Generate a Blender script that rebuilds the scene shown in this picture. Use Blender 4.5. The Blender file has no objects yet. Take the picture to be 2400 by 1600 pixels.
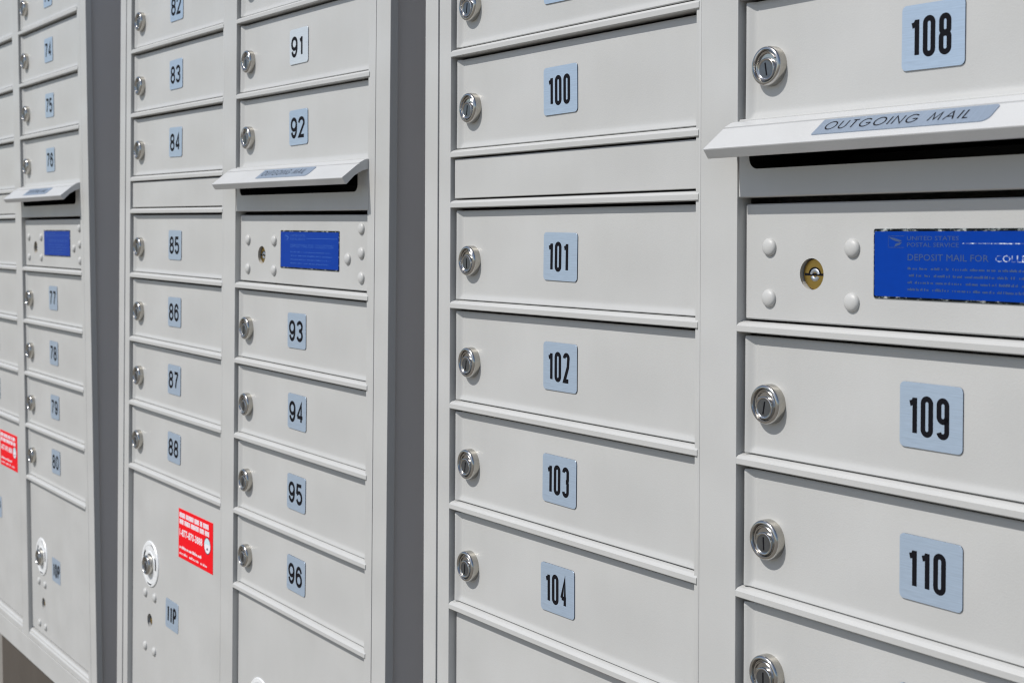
import bpy, bmesh, math, random
from mathutils import Matrix, Vector, Euler
random.seed(11)
S = bpy.context.scene
COL = S.collection

# ------------------------------------------------------------------ camera
yaw, pitch, roll = 0.964424827, -0.003234516, -0.004097548
cam_d = bpy.data.cameras.new('camera')
cam = bpy.data.objects.new('camera', cam_d); COL.objects.link(cam)
Rm = Matrix.Rotation(yaw, 3, 'Z') @ Matrix.Rotation(pitch, 3, 'X') @ Matrix.Rotation(roll, 3, 'Y')
right, fwd, up = Rm.col[0], Rm.col[1], Rm.col[2]
M3 = Matrix((right, up, -fwd)).transposed()
cam.matrix_world = Matrix.Translation((0.9601330595, -0.6037084344, -0.0253149417)) @ M3.to_4x4()
cam_d.sensor_width = 36.0
cam_d.lens = 36.0 * 3218.153237 / 2400.0
cam_d.shift_y = -229.355 / 2400.0
cam_d.clip_start = 0.02; cam_d.clip_end = 500
cam_d.dof.use_dof = True
cam_d.dof.focus_distance = 0.98
cam_d.dof.aperture_fstop = 20
S.camera = cam

# ------------------------------------------------------------------ world, sun, exposure
sun_dir = Vector((0.20, 1.0, -1.20)).normalized()      # the way the light travels
elev = math.asin(-sun_dir.z)
w = bpy.data.worlds.new('World'); S.world = w; w.use_nodes = True
nt = w.node_tree; nt.nodes.clear()
sky = nt.nodes.new('ShaderNodeTexSky'); sky.sky_type = 'NISHITA'; sky.sun_disc = False
sky.sun_elevation = elev
sky.sun_rotation = math.atan2(-sun_dir.x, -sun_dir.y)
sky.air_density = 1.0; sky.dust_density = 1.0; sky.ozone_density = 1.0
bg = nt.nodes.new('ShaderNodeBackground'); bg.inputs['Strength'].default_value = 0.10
wo = nt.nodes.new('ShaderNodeOutputWorld')
nt.links.new(sky.outputs['Color'], bg.inputs['Color']); nt.links.new(bg.outputs[0], wo.inputs['Surface'])
sun_d = bpy.data.lights.new('sun', 'SUN'); sun_d.energy = 3.7; sun_d.angle = math.radians(0.55)
sun_d.color = (1.0, 0.965, 0.91)
sun = bpy.data.objects.new('sun', sun_d); COL.objects.link(sun)
sun.rotation_euler = sun_dir.to_track_quat('-Z', 'Y').to_euler()
sun.location = (0, -3, 4)
S.view_settings.view_transform = 'Standard'
try: S.view_settings.look = 'None'
except Exception: pass
S.view_settings.exposure = 0.0; S.view_settings.gamma = 1.0
S.view_settings.use_curve_mapping = False
S.cycles.filter_width = 1.15
S.cycles.caustics_reflective = True
S.cycles.sample_clamp_indirect = 12.0
S.cycles.blur_glossy = 0.6

# ------------------------------------------------------------------ materials
def new_mat(name):
    m = bpy.data.materials.new(name); m.use_nodes = True
    return m, m.node_tree, m.node_tree.nodes['Principled BSDF']
def coords(t, scale=(1, 1, 1)):
    tc = t.nodes.new('ShaderNodeTexCoord'); mp = t.nodes.new('ShaderNodeMapping')
    mp.inputs['Scale'].default_value = scale
    t.links.new(tc.outputs['Object'], mp.inputs['Vector']); return mp.outputs['Vector']
def noise(t, vec, scale, detail=3, rough=.55):
    n = t.nodes.new('ShaderNodeTexNoise'); n.inputs['Scale'].default_value = scale
    n.inputs['Detail'].default_value = detail; n.inputs['Roughness'].default_value = rough
    t.links.new(vec, n.inputs['Vector']); return n.outputs['Fac']
def ramp(t, fac, stops):
    r = t.nodes.new('ShaderNodeValToRGB')
    while len(r.color_ramp.elements) < len(stops): r.color_ramp.elements.new(0.5)
    for e, (p, c) in zip(r.color_ramp.elements, stops):
        e.position = p; e.color = tuple(c) + (1,)
    t.links.new(fac, r.inputs['Fac']); return r.outputs['Color']
def bump(t, b, height, strength, dist):
    n = t.nodes.new('ShaderNodeBump'); n.inputs['Strength'].default_value = strength
    n.inputs['Distance'].default_value = dist
    t.links.new(height, n.inputs['Height']); t.links.new(n.outputs['Normal'], b.inputs['Normal'])

def paint(name, col, rough=.42):
    m, t, b = new_mat(name)
    v = coords(t)
    c = ramp(t, noise(t, coords(t, (1, 1, .3)), 16, 5, .6), [(.3, [x * y for x, y in zip(col, (.965, .965, .958))]), (.7, [min(1, x * 1.02) for x in col])])
    t.links.new(c, b.inputs['Base Color'])
    r = ramp(t, noise(t, v, 22, 3), [(.3, (rough - .05,) * 3), (.75, (rough + .08,) * 3)])
    t.links.new(r, b.inputs['Roughness'])
    add = t.nodes.new('ShaderNodeMath'); add.operation = 'MULTIPLY_ADD'
    t.links.new(noise(t, v, 10, 1), add.inputs[0]); add.inputs[1].default_value = 70.0
    t.links.new(noise(t, v, 900, 2), add.inputs[2])
    bump(t, b, add.outputs[0], .25, .0003)
    return m
PAINT = paint('grey_powder_coat', (0.482, 0.485, 0.480))
SIDE = paint('grey_side_paint', (0.56, 0.545, 0.54), .5)

def metal(name, col, rough, bump_scale=None, stretch=(1, 1, 1), bstr=.1, metallic=1.0):
    m, t, b = new_mat(name)
    b.inputs['Metallic'].default_value = metallic
    v = coords(t, stretch)
    n = noise(t, v, bump_scale or 150, 3)
    c = ramp(t, n, [(.3, [x * .9 for x in col]), (.7, [min(1, x * 1.05) for x in col])])
    t.links.new(c, b.inputs['Base Color'])
    b.inputs['Roughness'].default_value = rough
    if bump_scale: bump(t, b, n, bstr, .0002)
    return m
CHROME = metal('polished_chrome', (0.50, 0.49, 0.475), .20, 220, bstr=.05)
SATIN = metal('satin_chrome', (0.49, 0.47, 0.43), .20, 220, bstr=.05)
PLUG = metal('dull_zinc', (0.20, 0.21, 0.225), .36, 400, bstr=.1)
PLUG2 = metal('worn_steel', (0.55, 0.58, 0.62), .4, 300, bstr=.2)
BRASS = metal('brass', (0.44, 0.30, 0.085), .35, 300, bstr=.1)
STEEL = metal('bright_steel', (0.90, 0.92, 0.94), .42, 300, bstr=.15, metallic=.3)
def foil():
    m, t, b = new_mat('worn_silver_foil')
    b.inputs['Metallic'].default_value = 1.0; b.inputs['Roughness'].default_value = .3
    n = noise(t, coords(t, (.55, 1, 1)), 330, 4, .75)
    t.links.new(ramp(t, n, [(.50, (.015, .02, .025)), (.56, (.16, .19, .21)), (.66, (.9, .92, .95))]), b.inputs['Base Color'])
    bump(t, b, n, .5, .0002)
    return m
FOIL = foil()
FLAPP = paint('flap_paint_with_sheen', (0.515, 0.521, 0.527), .36)  # cabinet coat lightened so the colour carries the flap's sky sheen
STRIP = metal('brushed_hood_label', (0.29, 0.355, 0.45), .40, 60, (26, 1, 1), .12, .4)
PALEPLATE = metal('brushed_pale_label', (0.66, 0.71, 0.76), .40, 60, (1, 1, 26), .12, .4)  # paler label metal, used on a single number plate
PLATE = metal('brushed_sky_tinted_label', (0.435, 0.54, 0.675), .38, 60, (1, 1, 26), .12, .45)  # silver label, with the blue of reflected sky put into its colour
def worn_glint():
    m, t, b = new_mat('worn_glint_lettering')  # white is the foil's reflection put into the colour; mottling is wear
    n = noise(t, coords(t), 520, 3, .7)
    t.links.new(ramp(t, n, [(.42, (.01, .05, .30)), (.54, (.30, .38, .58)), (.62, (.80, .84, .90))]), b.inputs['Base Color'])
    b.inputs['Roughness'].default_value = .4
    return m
WORN_GLINT = worn_glint()
def plain(name, col, rough=.5, spec=.5):
    m, t, b = new_mat(name)
    v = coords(t)
    t.links.new(ramp(t, noise(t, v, 200, 2), [(.3, [x * .93 for x in col]), (.7, col)]), b.inputs['Base Color'])
    b.inputs['Roughness'].default_value = rough
    b.inputs['Specular IOR Level'].default_value = spec
    return m
INK = plain('black_ink', (0.006, 0.006, 0.009), .6, .1)
NAVY = plain('dark_blue_ink', (0.02, 0.03, 0.06), .5, .3)
BLUE = plain('blue_label_print', (0.001, 0.041, 0.315), .4, .10)
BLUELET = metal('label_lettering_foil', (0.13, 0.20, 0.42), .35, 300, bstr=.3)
DIMLET = plain('unreflecting_lettering', (0.035, 0.115, 0.44), .4, .15)  # same lettering without its reflection, the dimness put into the colour
RED = plain('red_sticker_print', (0.84, 0.004, 0.012), .5, .12)
WHITE = plain('white_print', (0.82, 0.78, 0.84), .5, .3)
SEALC = plain('pale_cyan_print', (0.55, 0.74, 0.80), .5, .3)
DARK = plain('slot_shade_black', (0.012, 0.012, 0.013), .5, .4)  # black colour stands in for the shade inside the mail slot
BRONZE = paint('bronze_pedestal_paint', (0.076, 0.064, 0.053), .6)
def ground_mat():
    m, t, b = new_mat('concrete')
    v = coords(t)
    c = ramp(t, noise(t, v, 3.5, 8, .65), [(.25, (.19, .172, .145)), (.5, (.235, .213, .18)), (.8, (.28, .257, .22))])
    t.links.new(c, b.inputs['Base Color']); b.inputs['Roughness'].default_value = .9
    bump(t, b, noise(t, v, 160, 4), .4, .003)
    return m
CONC = ground_mat()

# ------------------------------------------------------------------ mesh helpers
ZG = -1.05
P0 = Vector((0.318, 0.20, ZG))          # base point of every unit, in the unit's front-plane coordinates
def mesh_from(name, bm, mats, smooth=35, harden=True):
    me = bpy.data.meshes.new(name)
    bmesh.ops.recalc_face_normals(bm, faces=[f for f in bm.faces if not f.tag])
    bm.to_mesh(me); bm.free()
    for m in (mats if isinstance(mats, (list, tuple)) else [mats]): me.materials.append(m)
    if smooth:
        me.polygons.foreach_set('use_smooth', [True] * len(me.polygons))
        me.set_sharp_from_angle(angle=math.radians(smooth))
        if harden:                                  # wide flat faces keep their own normal beside rounded edges
            for p in me.polygons:
                e = [(me.vertices[a].co - me.vertices[b].co).length for a, b in p.edge_keys]
                if len(e) != 4 or min(e) > .0012: p.use_smooth = False
    return me
def put(name, me, parent, loc=(0, 0, 0), rot=None, label=None):
    o = bpy.data.objects.new(name, me); COL.objects.link(o); o.parent = parent
    o.location = loc
    if rot: o.rotation_euler = rot
    if label: o['label'] = label
    return o
def box(bm, x0, x1, y0, y1, z0, z1, bev=0.0, mat=0, seg=2):
    r = bmesh.ops.create_cube(bm, size=1)
    vs = r['verts']
    for v in vs:
        v.co = Vector((x0 if v.co.x < 0 else x1, y0 if v.co.y < 0 else y1, z0 if v.co.z < 0 else z1))
    fs = {f for v in vs for f in v.link_faces}
    for f in fs: f.material_index = mat
    if bev > 0:
        es = list({e for v in vs for e in v.link_edges})
        bmesh.ops.bevel(bm, geom=es, offset=bev, segments=seg, affect='EDGES', profile=.5, material=mat)
def prism_x(bm, prof, x0, x1, mat=0):
    """closed profile of (y,z) extruded along x"""
    a = [bm.verts.new((x0, y, z)) for y, z in prof]; b = [bm.verts.new((x1, y, z)) for y, z in prof]
    n = len(prof)
    for i in range(n):
        f = bm.faces.new((a[i], a[(i + 1) % n], b[(i + 1) % n], b[i])); f.material_index = mat
    f = bm.faces.new(a[::-1]); f.material_index = mat
    f = bm.faces.new(b); f.material_index = mat
def lathe(bm, prof, cx=0, cz=0, n=40, mat=0, cap=True):
    """profile of (r, y) turned round the y axis; y negative is toward the viewer"""
    rings = []
    for r, y in prof:
        if r < 1e-6: rings.append([bm.verts.new((cx, y, cz))])
        else: rings.append([bm.verts.new((cx + r * math.cos(2 * math.pi * i / n), y, cz + r * math.sin(2 * math.pi * i / n))) for i in range(n)])
    for A, B in zip(rings, rings[1:]):
        for i in range(n):
            j = (i + 1) % n
            if len(A) == 1: f = bm.faces.new((A[0], B[j], B[i]))
            elif len(B) == 1: f = bm.faces.new((A[i], A[j], B[0]))
            else: f = bm.faces.new((A[i], A[j], B[j], B[i]))
            f.material_index = mat
def arc_block(bm, r0, r1, a0, a1, y0, y1, cx=0, cz=0, n=18, mat=0):
    """raised arc-shaped strip with a rounded crest"""
    sec = [(r0, y0), (r0 + (r1 - r0) * .2, y1 + (y0 - y1) * .25), (r0 + (r1 - r0) * .5, y1), (r0 + (r1 - r0) * .8, y1 + (y0 - y1) * .25), (r1, y0)]
    rows = []
    for i in range(n + 1):
        a = a0 + (a1 - a0) * i / n
        rows.append([bm.verts.new((cx + r * math.cos(a), y, cz + r * math.sin(a))) for r, y in sec])
    for A, B in zip(rows, rows[1:]):
        for k in range(len(sec) - 1):
            f = bm.faces.new((A[k], A[k + 1], B[k + 1], B[k])); f.material_index = mat
    for A in (rows[0], rows[-1]):
        f = bm.faces.new(A); f.material_index = mat
def rrect(x0, x1, z0, z1, r, n=6):
    rr = r if isinstance(r, (list, tuple)) else (r,) * 4     # order: tr, tl, bl, br
    P = []
    for (cx, cz, a, q) in ((x1 - rr[0], z1 - rr[0], 0, rr[0]), (x0 + rr[1], z1 - rr[1], 90, rr[1]), (x0 + rr[2], z0 + rr[2], 180, rr[2]), (x1 - rr[3], z0 + rr[3], 270, rr[3])):
        for k in range(n + 1):
            t = math.radians(a + 90 * k / n); P.append((cx + q * math.cos(t), cz + q * math.sin(t)))
    return P
def slab(bm, loop, yf, yb, mat=0, bev=0.0002, side=None):
    """flat plate from a closed (x,z) loop, front at yf, slightly rounded front edge"""
    cx = sum(p[0] for p in loop) / len(loop); cz = sum(p[1] for p in loop) / len(loop)
    def ring(y, ins):
        out = []
        for x, z in loop:
            d = math.hypot(x - cx, z - cz); k = 1 - ins / d
            out.append(bm.verts.new((cx + (x - cx) * k, y, cz + (z - cz) * k)))
        return out
    R_ = [ring(yb, 0), ring(yf + bev, 0), ring(yf, bev)]
    n = len(loop)
    for k, (A, B) in enumerate(zip(R_, R_[1:])):
        for i in range(n):
            f = bm.faces.new((A[i], A[(i + 1) % n], B[(i + 1) % n], B[i])); f.material_index = mat if side is None or k else side
    f = bm.faces.new(R_[2]); f.material_index = mat
    f = bm.faces.new(R_[0][::-1]); f.material_index = mat
def flat(bm, loop, y, mat=0):
    """printed patch facing the viewer"""
    vs = [bm.verts.new((x, y, z)) for x, z in loop]
    f = bm.faces.new(vs); f.material_index = mat
    f.normal_update()
    if f.normal.y > 0: f.normal_flip()
    f.tag = True
def holed(bm, outer, holes, yf, yb, bev=.0006, mat=0, holemat=0):
    """plate with holes: front face, rolled outer edge, hole walls"""
    cx = sum(p[0] for p in outer) / len(outer); cz = sum(p[1] for p in outer) / len(outer)
    def off(loop, ins):
        out = []
        n = len(loop)
        for i in range(n):
            a, b, c = Vector(loop[i - 1]), Vector(loop[i]), Vector(loop[(i + 1) % n])
            d1 = (b - a).normalized(); d2 = (c - b).normalized()
            n1 = Vector((-d1.y, d1.x)); n2 = Vector((-d2.y, d2.x)); m = (n1 + n2)
            m = m / max(1e-6, m.length_squared) * 2
            out.append(tuple(b + m * ins))
        return out
    def loopv(loop, y): return [bm.verts.new((x, y, z)) for x, z in loop]
    def bridge(A, B, m):
        n = len(A)
        for i in range(n):
            f = bm.faces.new((A[i], A[(i + 1) % n], B[(i + 1) % n], B[i])); f.material_index = m
    edges = []
    o0, o1, o2 = loopv(outer, yb), loopv(outer, yf + bev), loopv(off(outer, bev), yf)
    bridge(o0, o1, mat); bridge(o1, o2, mat)
    fr = [o2]
    for h in holes:
        a = loopv(h, yf); b = loopv(off(h, bev * .6), yf + bev * .6); c = loopv(off(h, bev * .6), yb)
        bridge(a, b, mat); bridge(b, c, holemat); fr.append(a)
    for L in fr:
        for i in range(len(L)):
            e = bm.edges.get((L[i], L[(i + 1) % len(L)])) or bm.edges.new((L[i], L[(i + 1) % len(L)])); edges.append(e)
    g = bmesh.ops.triangle_fill(bm, edges=edges, use_beauty=True)
    for f in g['geom']:
        if isinstance(f, bmesh.types.BMFace): f.material_index = mat
def circle(cx, cz, r, n=28, ccw=True):
    return [(cx + r * math.cos(2 * math.pi * i / n), cz + r * math.sin(2 * math.pi * i / n)) for i in range(n)]
def boxes_mesh(name, boxes, mat, bev=.0006):
    bm = bmesh.new()
    for b in boxes: box(bm, *b, bev)
    return mesh_from(name, bm, mat)

# ------------------------------------------------------------------ stroke lettering
def arc(cx, cy, rx, ry, a0, a1, n=14):
    return [(cx + rx * math.cos(math.radians(a0 + (a1 - a0) * i / n)), cy + ry * math.sin(math.radians(a0 + (a1 - a0) * i / n))) for i in range(n + 1)]
def glyph(ch, W, H, condensed):
    """centre-line strokes of a character in a W x H box"""
    r = W / 2; ry = W / 2 if condensed else H / 2; rb = W / 2 if condensed else H / 4
    if ch == '0':
        return [arc(r, H - ry, r, ry, 0, 180) + arc(r, ry, r, ry, 180, 360) + [(W, H - ry)]]
    if ch == '1':
        if condensed:
            return [[(W * .95, 0), (W * .95, H)], [(W * .95, H * .965), (W * .62, H * .865), (-W * .12, H * .835)]]
        x = W * .66
        return [[(x, 0), (x, H)], [(x, H * .985), (x - W * .16, H * .86), (x - W * .52, H * .80)]]
    if ch == '2':
        return [arc(r, H - rb, r, rb, 180, -20) + ([(W * .86, H * .52)] if condensed else []) + [(W * .04, 0), (W, 0)]]
    if ch == '3':
        q = rb if condensed else H * .26
        return [arc(r, H - r, r, r, 180, 0) + [(W, H * .60)] + arc(r, H * .60, r, H * .08, 0, -80), arc(r, H * .44, r, H * .08, 80, 0) + [(W, r)] + arc(r, r, r, r, 0, -180)] if condensed else \
               [arc(r, H - H * .24, r * .95, H * .24, 165, -90) + [(W * .38, H * .52)], [(W * .38, H * .52)] + arc(r, q, r, H * .26, 90, -165)]
    if ch == '4':
        return [[(W * .76, 0), (W * .76, H), (0, H * .27)], [(0, H * .27), (W * 1.05, H * .27)]]
    if ch == '5':
        q = rb if condensed else H * .31
        return [[(W * .92, H), (W * .12, H), (W * .02, H * .5)], [(W * .02, H * .5)] + arc(r, q, r, q, 130, -160)]
    if ch == '6' or ch == '9':
        q = W / 2 if condensed else H * .31
        st = [arc(r, H - ry * (.9 if not condensed else 1), r, ry * (.9 if not condensed else 1), 25, 180) + [(0, q)],
              [(0, q)] + arc(r, q, r, q, 180, 540, 24)] if not condensed else \
             [arc(r, H - r, r, r, 10, 180) + [(0, r)] + arc(r, r, r, r, 180, 360) + [(W, H * .38)] + arc(r, H * .58 - r, r, r, 0, 180)]
        if ch == '9': st = [[(W - x, H - y) for x, y in s] for s in st]
        return st
    if ch == '7':
        return [[(0, H), (W, H)], [(W, H), (W * .55, H * .5), (W * .32, 0)]]
    if ch == '8':
        if condensed:
            a, b = H * .54, H * .52
            return [arc(r, H - r, r * .94, r, 0, 180) + [(r - r * .94, a + r * .8)] + arc(r, a + r * .7, r * .94, r * .7, 180, 360) + [(r + r * .94, H - r)],
                    arc(r, b - r * .7, r, r * .7, 0, 180) + [(0, r)] + arc(r, r, r, r, 180, 360) + [(W, b - r * .7)]]
        return [arc(r, H * .76, r * .88, H * .24, -90, 270, 24), arc(r, H * .27, r, H * .27, 90, 450, 24)]
    if ch == 'P':
        return [[(0, 0), (0, H)], [(0, H), (r, H)] + arc(r, H * .74, r, H * .26, 90, -90) + [(0, H * .48)]]
    if ch == 'O': return [arc(r, H / 2, r, H / 2, 90, 450, 28)]
    if ch == 'U': return [[(0, H), (0, r)] + arc(r, r, r, r, 180, 360) + [(W, H)]]
    if ch == 'T': return [[(0, H), (W, H)], [(r, H), (r, 0)]]
    if ch == 'G': return [arc(r, H / 2, r, H / 2, 42, 352, 26) + [(W * .99, H * .46)], [(W * .99, H * .46), (W * .55, H * .46)]]
    if ch == 'I': return [[(r, 0), (r, H)]]
    if ch == 'N': return [[(0, 0), (0, H), (W, 0), (W, H)]]
    if ch == 'M': return [[(0, 0), (W * .13, H), (W / 2, H * .12), (W * .87, H), (W, 0)]]
    if ch == 'A': return [[(0, 0), (r, H), (W, 0)], [(W * .2, H * .36), (W * .8, H * .36)]]
    if ch == 'L': return [[(0, H), (0, 0), (W, 0)]]
    return []
def stroke(bm, pts, s, place, mat):
    """ribbon of width s along pts; place maps (x,y,k) to a point; k lifts overlapping strokes apart"""
    P = [Vector(pts[0])]
    for q in pts[1:]:
        if (Vector(q) - P[-1]).length > 1e-6: P.append(Vector(q))
    closed = (P[0] - P[-1]).length < 1e-6
    if closed: P = P[:-1]
    n = len(P)
    if n < 2: return
    L, R_ = [], []
    for i in range(n):
        a = P[i - 1] if (i > 0 or closed) else None
        c = P[(i + 1) % n] if (i < n - 1 or closed) else None
        d1 = (P[i] - a).normalized() if a is not None else None
        d2 = (c - P[i]).normalized() if c is not None else None
        if d1 is None: d1 = d2
        if d2 is None: d2 = d1
        m = Vector((-d1.y - d2.y, d1.x + d2.x))
        if m.length < 1e-6: m = Vector((-d1.y, d1.x))
        m.normalize()
        k = 1 / max(.45, m.dot(Vector((-d1.y, d1.x))))
        L.append(P[i] + m * k * s / 2); R_.append(P[i] - m * k * s / 2)
    lv = [bm.verts.new(place(p.x, p.y)) for p in L]; rv = [bm.verts.new(place(p.x, p.y)) for p in R_]
    for i in range(n if closed else n - 1):
        j = (i + 1) % n
        f = bm.faces.new((lv[i], rv[i], rv[j], lv[j])); f.material_index = mat; f.tag = True
def write(bm, text, widths, H, s, gap, place, mat, condensed=False):
    """place(x, y, lift)"""
    x = 0; k = 0
    for ch in text:
        W = widths(ch)
        if ch != ' ':
            for st in glyph(ch, W - s, H - s, condensed):
                lift = 1.2e-5 * (k % 4); k += 1
                stroke(bm, [(x + s / 2 + px, s / 2 + py) for px, py in st], s, lambda a, b, l=lift: place(a, b, l), mat)
        x += W + gap
    return x - gap

# ------------------------------------------------------------------ shared numbers of one unit
PITCH, BLANK = 0.0826, 0.0414
WC, MUL = 0.3003, 0.0356
XR = WC + MUL + 0.0001                 # right column starts here
YD = 0.0063                             # depth of the door faces
def ubar(k): return BLANK + k * PITCH
TOP = ubar(4)
ZB = -0.651

# door: a shallow pressed panel with rolled edges
def door_mesh(name, z1, W=0.2928, x0=0.0036):
    xs = [0, .0006, .0016, .0030, .0045, .0060, .0072, .0080, .0088, .0096, .012, .03, .08, .14, .2, .25, W - .012, W - .006, W - .003, W - .0008, W]
    zs = [0, .0006, .0016, .0028, .0040, .0052, .007, .012, .02, z1 * .4, z1 * .5, z1 * .65, z1 * .8, z1 - .012, z1 - .006, z1 - .003, z1 - .001, z1]
    def sm(t): t = max(0, min(1, t)); return t * t * (3 - 2 * t)
    def depth(x, z):
        y = YD
        y -= max(.0031 * (1 - sm(x / .0072)), .0013 * (1 - sm(z / .0052)), .0010 * (1 - sm((W - x) / .007)))
        y -= .00022 * math.exp(-((x - .0088) / .0006) ** 2)
        y += .0006 * (max(0, 1 - x / .0006) + max(0, 1 - z / .0006) + max(0, 1 - (W - x) / .0008) + max(0, 1 - (z1 - z) / .001))
        y += .00030 * math.sin(x * 13 + 1) * math.sin(z * 30 + x * 5)
        return max(y, .0016)
    bm = bmesh.new()
    g = [[bm.verts.new((x0 + x, depth(x, z), z)) for x in xs] for z in zs]
    for i in range(len(zs) - 1):
        for j in range(len(xs) - 1):
            bm.faces.new((g[i][j], g[i][j + 1], g[i + 1][j + 1], g[i + 1][j]))
    ring = g[0][:] + [r[-1] for r in g[1:]] + g[-1][-2::-1] + [g[i][0] for i in range(len(zs) - 2, 0, -1)]
    back = [bm.verts.new((v.co.x, .0125, v.co.z)) for v in ring]
    n = len(ring)
    for i in range(n):
        bm.faces.new((ring[i], ring[(i + 1) % n], back[(i + 1) % n], back[i]))
    bm.faces.new(back)
    return mesh_from(name, bm, PAINT, 40, False)
DOOR = door_mesh('door', 0.0730)

def rail_mesh(name, h=.0043):
    prof = [(.0125, 0), (.0005, 0), (.0001, .0003), (-.0001, .0006), (-.0001, h - .0003), (.0001, h), (.0019, h + .0015),
            (.0020, h + .0013), (.0023, h + .0016), (.0050, h + .0024), (.0125, h + .0025)]
    bm = bmesh.new(); prism_x(bm, prof, .0001, WC - .0001)
    return mesh_from(name, bm, PAINT, 30)
RAIL = rail_mesh('divider_rail')

def lock_mesh():
    bm = bmesh.new(); d = -1
    base = [(.0123, .0002), (.0123, -.0010), (.01225, -.0025), (.0122, -.0040), (.0121, -.0048), (.0118, -.0056), (.0113, -.0061), (.0107, -.0064),
            (.0102, -.0064), (.0099, -.0060), (.0096, -.0052), (.0093, -.0043), (.0088, -.0041), (0, -.0041)]
    lathe(bm, base[:5], n=64, mat=3); lathe(bm, base[4:], n=64)
    bmesh.ops.remove_doubles(bm, verts=bm.verts[:], dist=1e-7)
    cz = -.0021
    lathe(bm, [(.0070, -.0039), (.0070, -.0056), (.0068, -.0060), (.0064, -.0062), (.0059, -.0061), (.0056, -.0058)], cz=cz, n=40, mat=0)
    lathe(bm, [(.0056, -.0058), (.0052, -.0057), (0, -.0057)], cz=cz, n=40, mat=1)
    box(bm, -.00050, .00050, -.00585, -.0049, cz - .0040, cz + .0040, 0, mat=2)
    arc_block(bm, .0074, .0089, math.radians(22), math.radians(158), -.0040, -.0055, mat=0)
    return mesh_from('lock', bm, [CHROME, PLUG, INK, SATIN], 35)
LOCK = lock_mesh()

def rivet_mesh():
    bm = bmesh.new()
    lathe(bm, [(.0054, .0001), (.0055, -.0006), (.0051, -.0014), (.0042, -.0021), (.0028, -.0026), (.0013, -.00285), (0, -.0029)], n=26)
    return mesh_from('rivet', bm, PAINT, 60, False)
RIVET = rivet_mesh()

def number_mesh(text, style):
    bm = bmesh.new()
    W, H = .0416, .0358
    slab(bm, rrect(0, W, 0, H, .0030), -.00065, .0001, 0, .00012, 2)
    place = lambda ox, oz: (lambda a, b, l: (ox + a, -.00072 - l, oz + b))
    if style == 'condensed':
        h, s = .0224, .0031
        write(bm, text, lambda c: .0062 if c == '1' else .0082, h, s, .0023, place(.0058, .0066), 1, True)
    else:
        h, s = .0216, .0036
        if len(text) == 2:
            write(bm, text, lambda c: .0146 if c != '1' else .0115, h, s, .0026, place(.0034, .0068), 1)
        else:
            write(bm, text, lambda c: .0074 if c == '1' else .0112, h, s * 1.15, .0021, place(.0050, .0070), 1)
    return mesh_from('number_plate', bm, [PALEPLATE if text == '91' else PLATE, INK, NAVY], 40)

# text for small print (Blender's own built-in letters)
def print_text(bm, body, x, z, height, width, y, mat, name, bold=0):
    cu = bpy.data.curves.new(name, 'FONT'); cu.body = body; cu.resolution_u = 2; cu.offset = bold
    ob = bpy.data.objects.new(name, cu); COL.objects.link(ob)
    bpy.context.view_layer.update()
    me = ob.evaluated_get(bpy.context.evaluated_depsgraph_get()).to_mesh()
    if len(me.vertices):
        xs = [v.co.x for v in me.vertices]; ys = [v.co.y for v in me.vertices]
        sx = width / (max(xs) - min(xs)); sz = height / (max(ys) - min(ys))
        vs = [bm.verts.new((x + (v.co.x - min(xs)) * sx, y, z + (v.co.y - min(ys)) * sz)) for v in me.vertices]
        for p in me.polygons:
            try: f = bm.faces.new([vs[i] for i in p.vertices])
            except ValueError: continue
            f.normal_update()
            if f.normal.y > 0: f.normal_flip()
            f.material_index = mat; f.tag = True
    COL.objects.unlink(ob); bpy.data.objects.remove(ob); bpy.data.curves.remove(cu)
def fine_print(bm, x, z, width, h, y, mat, rnd, dens=.8, caps=False):
    """a line of print too small to read: letter-sized ticks in word groups"""
    e = x + width
    while x < e:
        for _ in range(rnd.randint(2, 8)):
            ww = h * rnd.uniform(.35, .6)
            if x + ww > e: return
            if rnd.random() < dens:
                hh = h if caps else h * rnd.choice((.65, .7, 1.0))
                flat(bm, [(x, z), (x + ww, z), (x + ww, z + hh), (x, z + hh)], y, mat)
            x += ww + h * .12
        x += h * .45

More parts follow.
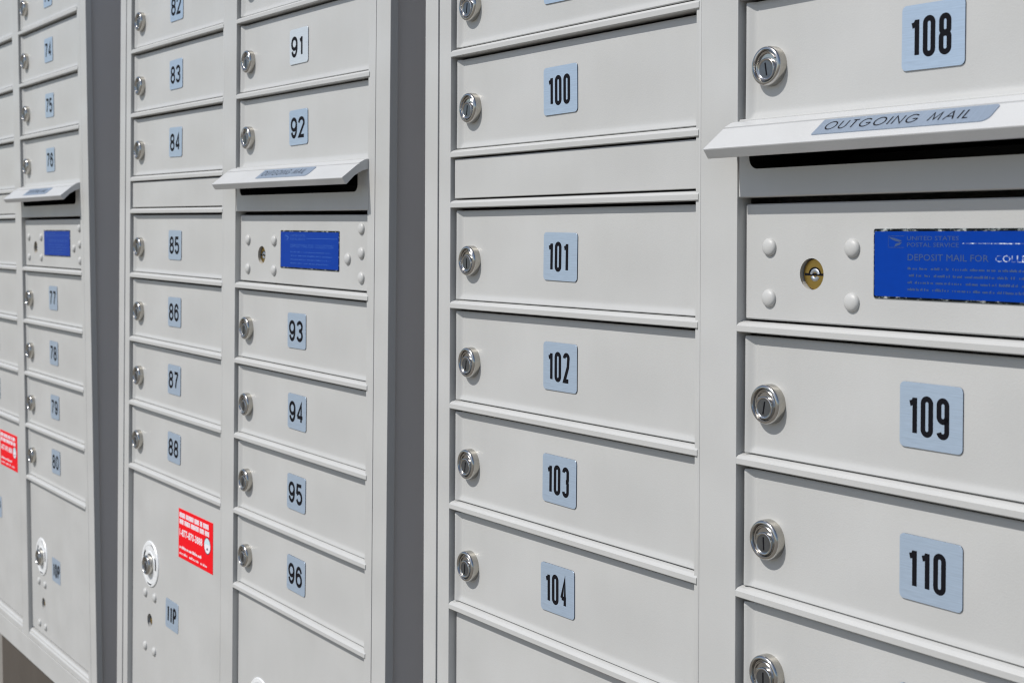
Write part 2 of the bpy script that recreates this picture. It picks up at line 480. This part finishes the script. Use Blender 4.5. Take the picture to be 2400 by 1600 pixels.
def label_mesh(glint):
    rnd = random.Random(5); bm = bmesh.new()
    W, H = .130, .0390
    slab(bm, rrect(0, W, 0, H, .0012, 3), -.0004, .0001, 0, .00015)
    y = -.00047
    flat(bm, rrect(.0008, W - .0010, .0013, H - .0015, .0006, 2), y, 1)
    y2 = y - .00006
    # emblem box with a swooping bird head
    ex, ez, ew, eh = .0105, .0285, .0110, .0065
    t = .00018
    for (a, b, c, d) in ((ex, ex + ew, ez, ez + t), (ex, ex + ew, ez + eh - t, ez + eh), (ex, ex + t, ez + t, ez + eh - t)):
        flat(bm, [(a, c), (b, c), (b, d), (a, d)], y2, 2)
    flat(bm, [(ex + .0004, ez + eh - .0005), (ex + .0045, ez + eh - .0012), (ex + .0095, ez + eh - .0026), (ex + .0078, ez + eh - .0034), (ex + .0050, ez + eh - .0028), (ex + .0022, ez + eh - .0019)], y2, 2)
    flat(bm, [(ex + .0042, ez + .0004), (ex + .0052, ez + .0022), (ex + .0096, ez + .0031), (ex + .0080, ez + .0016)], y2, 2)
    print_text(bm, 'UNITED STATES', .0235, .0326, .0023, .034, y2, 2, 'lettering')
    print_text(bm, 'POSTAL SERVICE', .0235, .0290, .0023, .034, y2, 2, 'lettering')
    flat(bm, [(.060, .0308), (.126, .0308), (.126, .0313), (.060, .0313)], y2, 3)
    print_text(bm, 'DEPOSIT MAIL FOR', .0240, .0215, .0036, .0520, y2, 2, 'lettering')
    print_text(bm, 'COLLECTION', .0800, .0215, .0036, .038, y2, 3, 'lettering')
    for i, wd in enumerate((.088, .092, .090, .084)):
        fine_print(bm, .0240, .0165 - i * .0038, wd, .0014, y2, 2, rnd, .75)
    return mesh_from('instruction_label', bm, [FOIL, BLUE, BLUELET if glint else DIMLET, WORN_GLINT if glint else DIMLET], 40)  # bright and dim lettering colours imitate foil catching or missing reflections
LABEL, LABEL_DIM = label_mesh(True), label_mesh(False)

def red_mesh():
    rnd = random.Random(9); bm = bmesh.new()
    W, H = .1050, .0590
    slab(bm, [(0, 0), (W, 0), (W, H), (0, H)], -.0003, .0001, 0, .0001)
    y = -.00036
    fine_print(bm, .003, .0490, .091, .0058, y, 1, rnd, 1, True)
    fine_print(bm, .003, .0410, .091, .0058, y, 1, rnd, 1, True)
    print_text(bm, '1-877-870-3888', .0033, .0265, .0088, .0705, y, 1, 'lettering', .022)
    fine_print(bm, .0037, .0115, .0715, .0038, y, 1, rnd, .95)
    fine_print(bm, .0038, .0045, .0875, .0030, y, 1, rnd, .7)
    flat(bm, circle(.0888, .0300, .0100), y, 2)
    flat(bm, circle(.0888, .0300, .0088), y - .00004, 1)
    flat(bm, [(.0812, .0305), (.0850, .0322), (.0885, .0310), (.0925, .0325), (.0964, .0312), (.0964, .0345), (.0930, .0372), (.0888, .0384), (.0846, .0372), (.0812, .0340)], y - .00008, 3)
    flat(bm, [(.0860, .0252), (.0890, .0285), (.0920, .0252)], y - .00008, 2)
    return mesh_from('warning_sticker', bm, [RED, WHITE, NAVY, SEALC], 40)
REDSTK = red_mesh()

def flap_mesh():
    bm = bmesh.new()
    prof = [(.0010, .0480), (-.0010, .0482), (-.0036, .0474), (-.0084, .0448), (-.0090, .0444), (-.0088, .0435), (-.0093, .0432), (-.0101, .0434),
            (-.0262, .0308), (-.0266, .0303), (-.0264, .0297), (-.0230, .0249), (-.0224, .0245), (-.0217, .0249), (-.0140, .0326), (-.0060, .0372), (.0010, .0392)]
    prism_x(bm, prof, .3338, .6350)
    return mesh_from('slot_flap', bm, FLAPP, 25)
FLAP = flap_mesh()
A_ = Vector((-.0104, .0432)); B_ = Vector((-.0262, .0308)); T_ = (B_ - A_).normalized()
N_ = Vector((T_.y, -T_.x))
if N_.y < 0: N_ = -N_
def out_mesh():
    """OUTGOING MAIL strip lying on the sloping front of the flap"""
    bm = bmesh.new()
    def on(x, s, h): p = A_ + T_ * s + N_ * h; return (x, p.x, p.y)
    W, H = .1165, .0146
    loop = rrect(0, W, -H, 0, (.0020, .0006, .0006, .0045), 5)
    hi = [bm.verts.new(on(x, -z + .0004, .00055)) for x, z in loop]; lo = [bm.verts.new(on(x, -z + .0004, -.00005)) for x, z in loop]
    bm.faces.new(hi); bm.faces.new(lo[::-1])
    for i in range(len(loop)):
        j = (i + 1) % len(loop); bm.faces.new((hi[i], hi[j], lo[j], lo[i]))
    wd = {'O': 1.08, 'U': .74, 'T': .66, 'G': 1.04, 'I': .16, 'N': .84, ' ': .42, 'M': 1.02, 'A': .92, 'L': .5}
    h = .0082; k = .925
    write(bm, 'OUTGOING MAIL', lambda c: wd[c] * h * k, h, .00092, .0020, lambda a, b, l: on(.0058 + a, .0004 + .0109 - b, .00062 + l), 1)
    return mesh_from('outgoing_mail_strip', bm, [STRIP, INK], 40)
OUT = out_mesh()

def slot_panel_mesh():
    bm = bmesh.new()
    holed(bm, rrect(.3363, .6355, .0010, .0496, .0006, 2), [rrect(.3455, .6142, .0184, .0420, .0070, 6)[::-1]], .0008, .0125, .0006, 0, 1)
    return mesh_from('slot_panel', bm, [PAINT, DARK], 35)
SLOTP = slot_panel_mesh()
def shade_liner_mesh():
    bm = bmesh.new()
    L1 = rrect(.3450, .6147, .0179, .0425, .0074, 6)
    a = [bm.verts.new((x, .0127, z)) for x, z in L1]; b = [bm.verts.new((x, .09, z - .012)) for x, z in L1]
    for i in range(len(L1)):
        j = (i + 1) % len(L1); bm.faces.new((a[i], a[j], b[j], b[i]))
    bm.faces.new(b)
    return mesh_from('slot_shade_liner', bm, DARK, 35)
SHADE_LINER = shade_liner_mesh()

def master_mesh():
    bm = bmesh.new()
    holed(bm, rrect(.0019, .2966, -.0744, -.0030, .0008, 2), [circle(.0570, -.0453, .0094)[::-1]], YD - .0006, .0125, .0008)
    return mesh_from('collection_door', bm, PAINT, 35)
MASTER = master_mesh()
def key_core_mesh():
    bm = bmesh.new()
    lathe(bm, [(.0092, .0045), (.0091, .0030), (.0085, .0027), (0, .0027)], n=36, mat=0)
    arc_block(bm, .0016, .0040, math.radians(10), math.radians(170), .0026, .0022, cz=-.0006, mat=1, n=10)
    arc_block(bm, .0014, .0038, math.radians(200), math.radians(340), .0026, .0022, cz=-.0006, mat=1, n=10)
    box(bm, -.0078, .0078, .0024, .0030, -.0010, .0004, 0, mat=2)
    arc_block(bm, .0040, .0048, math.radians(15), math.radians(165), .0026, .0020, cz=-.0006, mat=2, n=10)
    return mesh_from('key_core', bm, [BRASS, PLUG2, INK], 35)
KEYCORE = key_core_mesh()
def key_dark_mesh():
    bm = bmesh.new()
    lathe(bm, [(.0086, .0062), (.0084, .0040), (0, .0040)], n=30, mat=1)
    lathe(bm, [(.0036, .0040), (.0034, .0020), (.0020, .0016), (0, .0016)], cz=-.001, n=20, mat=0)
    return mesh_from('key_core', bm, [BRASS, INK], 35)
KEYDARK = key_dark_mesh()

def parcel_door_mesh(name, z0, z1, hz):
    bm = bmesh.new()
    holed(bm, rrect(.0021, .2966, z0, z1, .0010, 2), [circle(.0650, hz, .0086)[::-1]], YD - .0004, .0125, .0009)
    return mesh_from(name, bm, PAINT, 35)
ZPL, ZPR = -4 * PITCH - .0020, -5 * PITCH - .0020
PARL = parcel_door_mesh('parcel_door', ZB + .0015, ZPL, -.5155)
PARR = parcel_door_mesh('parcel_door', ZB + .0015, ZPR, -.5990)
def parcel_plate_mesh():
    bm = bmesh.new()
    lathe(bm, [(.0286, .0001), (.0287, -.0006), (.0282, -.0012), (.0240, -.0014), (.0232, -.0011), (.0165, -.0011), (.0158, -.0015), (.0142, -.0015), (.0130, -.0012)], n=56)
    y = -.00155
    def mark(r0, r1, a0, a1):
        n = 10; L = [(r0 * math.cos(math.radians(a0 + (a1 - a0) * i / n)), r0 * math.sin(math.radians(a0 + (a1 - a0) * i / n))) for i in range(n + 1)]
        L += [(r1 * math.cos(math.radians(a1 + (a0 - a1) * i / n)), r1 * math.sin(math.radians(a1 + (a0 - a1) * i / n))) for i in range(n + 1)]
        flat(bm, L, y, 1)
    mark(.0195, .0222, 135, 178); mark(.0195, .0222, -12, 30); mark(.0245, .0262, -105, -75); mark(.0250, .0258, 55, 80)
    flat(bm, [(-.0195, .0010), (-.0150, .0040), (-.0240, .0040)], y - .00003, 1)
    return mesh_from('lock_escutcheon', bm, [STEEL, INK], 40)
ESC = parcel_plate_mesh()

# frames -----------------------------------------------------------
D = .0125
OUTER = boxes_mesh('outer_frame', [
    (-.0407, -.0204, 0, .0085, -.7033, TOP + .085), (.6487, .6744, 0, .0085, -.7033, TOP + .085),
    (-.0203, .6486, 0, .0085, -.7033, -.6680), (-.0203, .6486, 0, .0085, TOP + .045, TOP + .085)], PAINT, .0007)
LOADF = boxes_mesh('loading_door_frame', [
    (-.0190, -.0098, .0007, D, -.6668, TOP + .0440), (-.0096, 0, 0, D, ZB - .0119, TOP + .0100), (WC, WC + .0021, .0001, D, ZB - .0119, TOP + .0100), (WC + .0022, XR, 0, D, ZB - .0119, TOP + .0100),
    (XR + WC, .6472, .0004, D, -.6668, TOP + .0440),
    (-.0097, XR + WC - .0001, .0003, D, -.6668, ZB - .0120), (-.0097, XR + WC - .0001, .0003, D, TOP + .0101, TOP + .0440),
    (WC - .0037, WC - .0001, .0011, .0120, ZB, TOP + .0099), (XR + WC - .0037, XR + WC - .0001, .0011, .0120, ZB, TOP + .0099)], PAINT, .0005)
def sill_mesh():
    bm = bmesh.new()
    prof = [(.0125, ZB - .0119), (.0003, ZB - .0119), (.0002, ZB - .0090), (.0006, ZB - .0075), (.0018, ZB - .0065), (.0022, ZB - .0040), (.0040, ZB - .0022), (.0046, ZB - .0008), (.0125, ZB - .0007)]
    for a, b in ((.0001, WC - .0001), (XR + .0001, XR + WC - .0002)): prism_x(bm, prof, a, b)
    return mesh_from('sill', bm, PAINT, 30)
SILL = sill_mesh()
def shell_mesh():
    bm = bmesh.new()
    x0, x1, z0, z1, y0, y1, t = -.0355, .6692, -.6980, TOP + .080, .0087, .42, .0025
    box(bm, x0, x0 + t, y0, y1, z0, z1); box(bm, x1 - t, x1, y0, y1, z0, z1)
    box(bm, x0 + t, x1 - t, y0, y1, z0, z0 + t); box(bm, x0 + t, x1 - t, y0, y1, z1 - t, z1)
    box(bm, x0 + t, x1 - t, y1 - t, y1, z0 + t, z1 - t)
    return mesh_from('cabinet_shell', bm, SIDE, 30)
SHELL = shell_mesh()
def roof_mesh():
    bm = bmesh.new()
    box(bm, -.0420, .6757, -.004, .424, TOP + .0855, TOP + .1000, .004)
    return mesh_from('roof_cap', bm, PAINT, 30)
ROOF = roof_mesh()
def pedestal_mesh():
    bm = bmesh.new()
    box(bm, .1205, .5155, .012, .34, ZG + .012, -.7040, .003)
    box(bm, .085, .551, -.02, .375, ZG - .004, ZG + .0119, .002)
    return mesh_from('pedestal', bm, BRONZE, 30)
PED = pedestal_mesh()
def blank_mesh():
    bm = bmesh.new()
    box(bm, .0030, WC - .0040, .0024, D, .0078, BLANK - .0014, .0006)
    return mesh_from('blank_panel', bm, PAINT, 30)
BLANKM = blank_mesh()

def unit(loc, rot, first, style, label, parcels, sticker_dx, rnd):
    """one pedestal cluster mailbox; its left column starts with compartment `first`"""
    Q = Euler(rot).to_matrix()
    root = bpy.data.objects.new('cluster_mailbox', None); COL.objects.link(root)
    root.rotation_euler = rot
    root.location = Vector(loc) + Q @ P0
    root['label'] = label; root['category'] = 'mailbox'; root['group'] = 'cluster mailboxes standing in a row'
    def part(name, me, p=(0, 0, 0), rot=None, label=None): return put(name, me, root, Vector(p) - P0, rot, label)
    part('pedestal', PED); part('cabinet_shell', SHELL); part('roof_cap', ROOF); part('outer_frame', OUTER)
    part('loading_door_frame', LOADF); part('sill', SILL)
    def jr(a): return rnd.uniform(-a, a)
    def plate(parent, text, x, z):
        put('number_plate', number_mesh(text, style), parent, (x + jr(.0006), YD - .0001, z + jr(.0008)), (0, jr(.020), 0))
    for col in (0, 1):
        x = XR if col else 0
        rows = [ubar(3 - i) for i in range(4)] + [-(i + 1) * PITCH for i in range(4)] if col == 0 else \
               [ubar(3 - i) for i in range(4)] + [-(i + 2) * PITCH for i in range(4)]
        rails = [ubar(k) for k in range(5)] + [0] + [-(i + 1) * PITCH for i in range(4)] if col == 0 else \
                [ubar(k) for k in range(1, 5)] + [-(i + 1) * PITCH for i in range(5)]
        for z in rails: part('divider_rail', RAIL, (x, 0, z))
        for i, z in enumerate(rows):
            n = first + col * 8 + i
            zz = z + (.0073 if not (col == 1 and i == 3) else .0079)
            d = part('door', DOOR, (x + jr(.0003), jr(.0003), zz + jr(.0002)), (jr(.0018), jr(.0006), jr(.0010)), 'grey compartment door numbered %d' % n)
            lk = put('lock', LOCK, d, (.0235, YD + .0001, z + .0395 - zz), (0, jr(.2), 0))
            plate(d, str(n), .1228, z + .0266 - zz)
        if col == 0:
            part('blank_panel', BLANKM)
            p = part('parcel_door', PARL); lz, px, pz, rv, hz, lx = -.4433, .1205, -.5085, [(.0500, -.4829), (.0824, -.4829), (.0500, -.5508), (.0820, -.5508)], -.5155, .0668
            put('warning_sticker', REDSTK, p, (.1616, YD - .0005, -.4148))
        else:
            p = part('parcel_door', PARR, (XR, 0, 0)); lz, px, pz, rv, hz, lx = -.5265, .1140, -.5520, [(.0435, -.5680), (.0755, -.5680), (.0435, -.6340), (.0750, -.6340)], -.5990, .0610
        put('lock_escutcheon', ESC, p, (lx, YD - .0005, lz))
        put('lock', LOCK, p, (lx + .0005, YD - .0016, lz - .0005))
        for a, b in rv: put('rivet', RIVET, p, (a, YD - .0005, b))
        put('key_core', KEYDARK, p, (.0650, YD - .0005, hz))
        plate(p, parcels[col], px, pz)
    sp = part('slot_panel', SLOTP); put('slot_shade_liner', SHADE_LINER, sp)
    fl = part('slot_flap', FLAP); put('outgoing_mail_strip', OUT, fl, (.4180 + sticker_dx, 0, 0))
    m = part('collection_door', MASTER, (XR, 0, 0))
    for a, b in ((.0228, -.0296), (.0226, -.0608), (.0884, -.0297), (.0882, -.0608), (.2515, -.045), (.2780, -.0160), (.2782, -.0390), (.2785, -.0622)):
        put('rivet', RIVET, m, (a, YD - .0007, b))
    put('key_core', KEYCORE, m, (.0572, YD - .0007, -.0453))
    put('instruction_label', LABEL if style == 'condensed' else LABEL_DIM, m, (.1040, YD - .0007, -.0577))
    return root

# ground -------------------------------------------------------------
bm = bmesh.new()
bmesh.ops.create_grid(bm, x_segments=8, y_segments=8, size=60)
g = bpy.data.objects.new('ground', mesh_from('ground', bm, CONC, 0)); COL.objects.link(g)
g.location = (0, 0, ZG - .002); g['kind'] = 'structure'

unit((0, 0, 0), (0, 0, 0), 97, 'condensed', 'nearest light grey cluster mailbox, doors numbered 100 to 110 and readable OUTGOING MAIL flap', ('13P', '14P'), 0, random.Random(3))
unit((-0.7900596, 0.0055718, 0.0059569), (0.0005627, 0.0098709, 0.0032487), 81, 'plain', 'middle light grey cluster mailbox, doors numbered 82 to 96, red sticker on parcel door', ('11P', '12P'), .019, random.Random(4))
unit((-1.6084437, -0.0023431, 0.0053089), (0.0214488, 0.0029465, -0.0000991), 65, 'plain', 'farthest light grey cluster mailbox, doors numbered 74 to 80, cut off by the left edge', ('9P', '10P'), .012, random.Random(5))
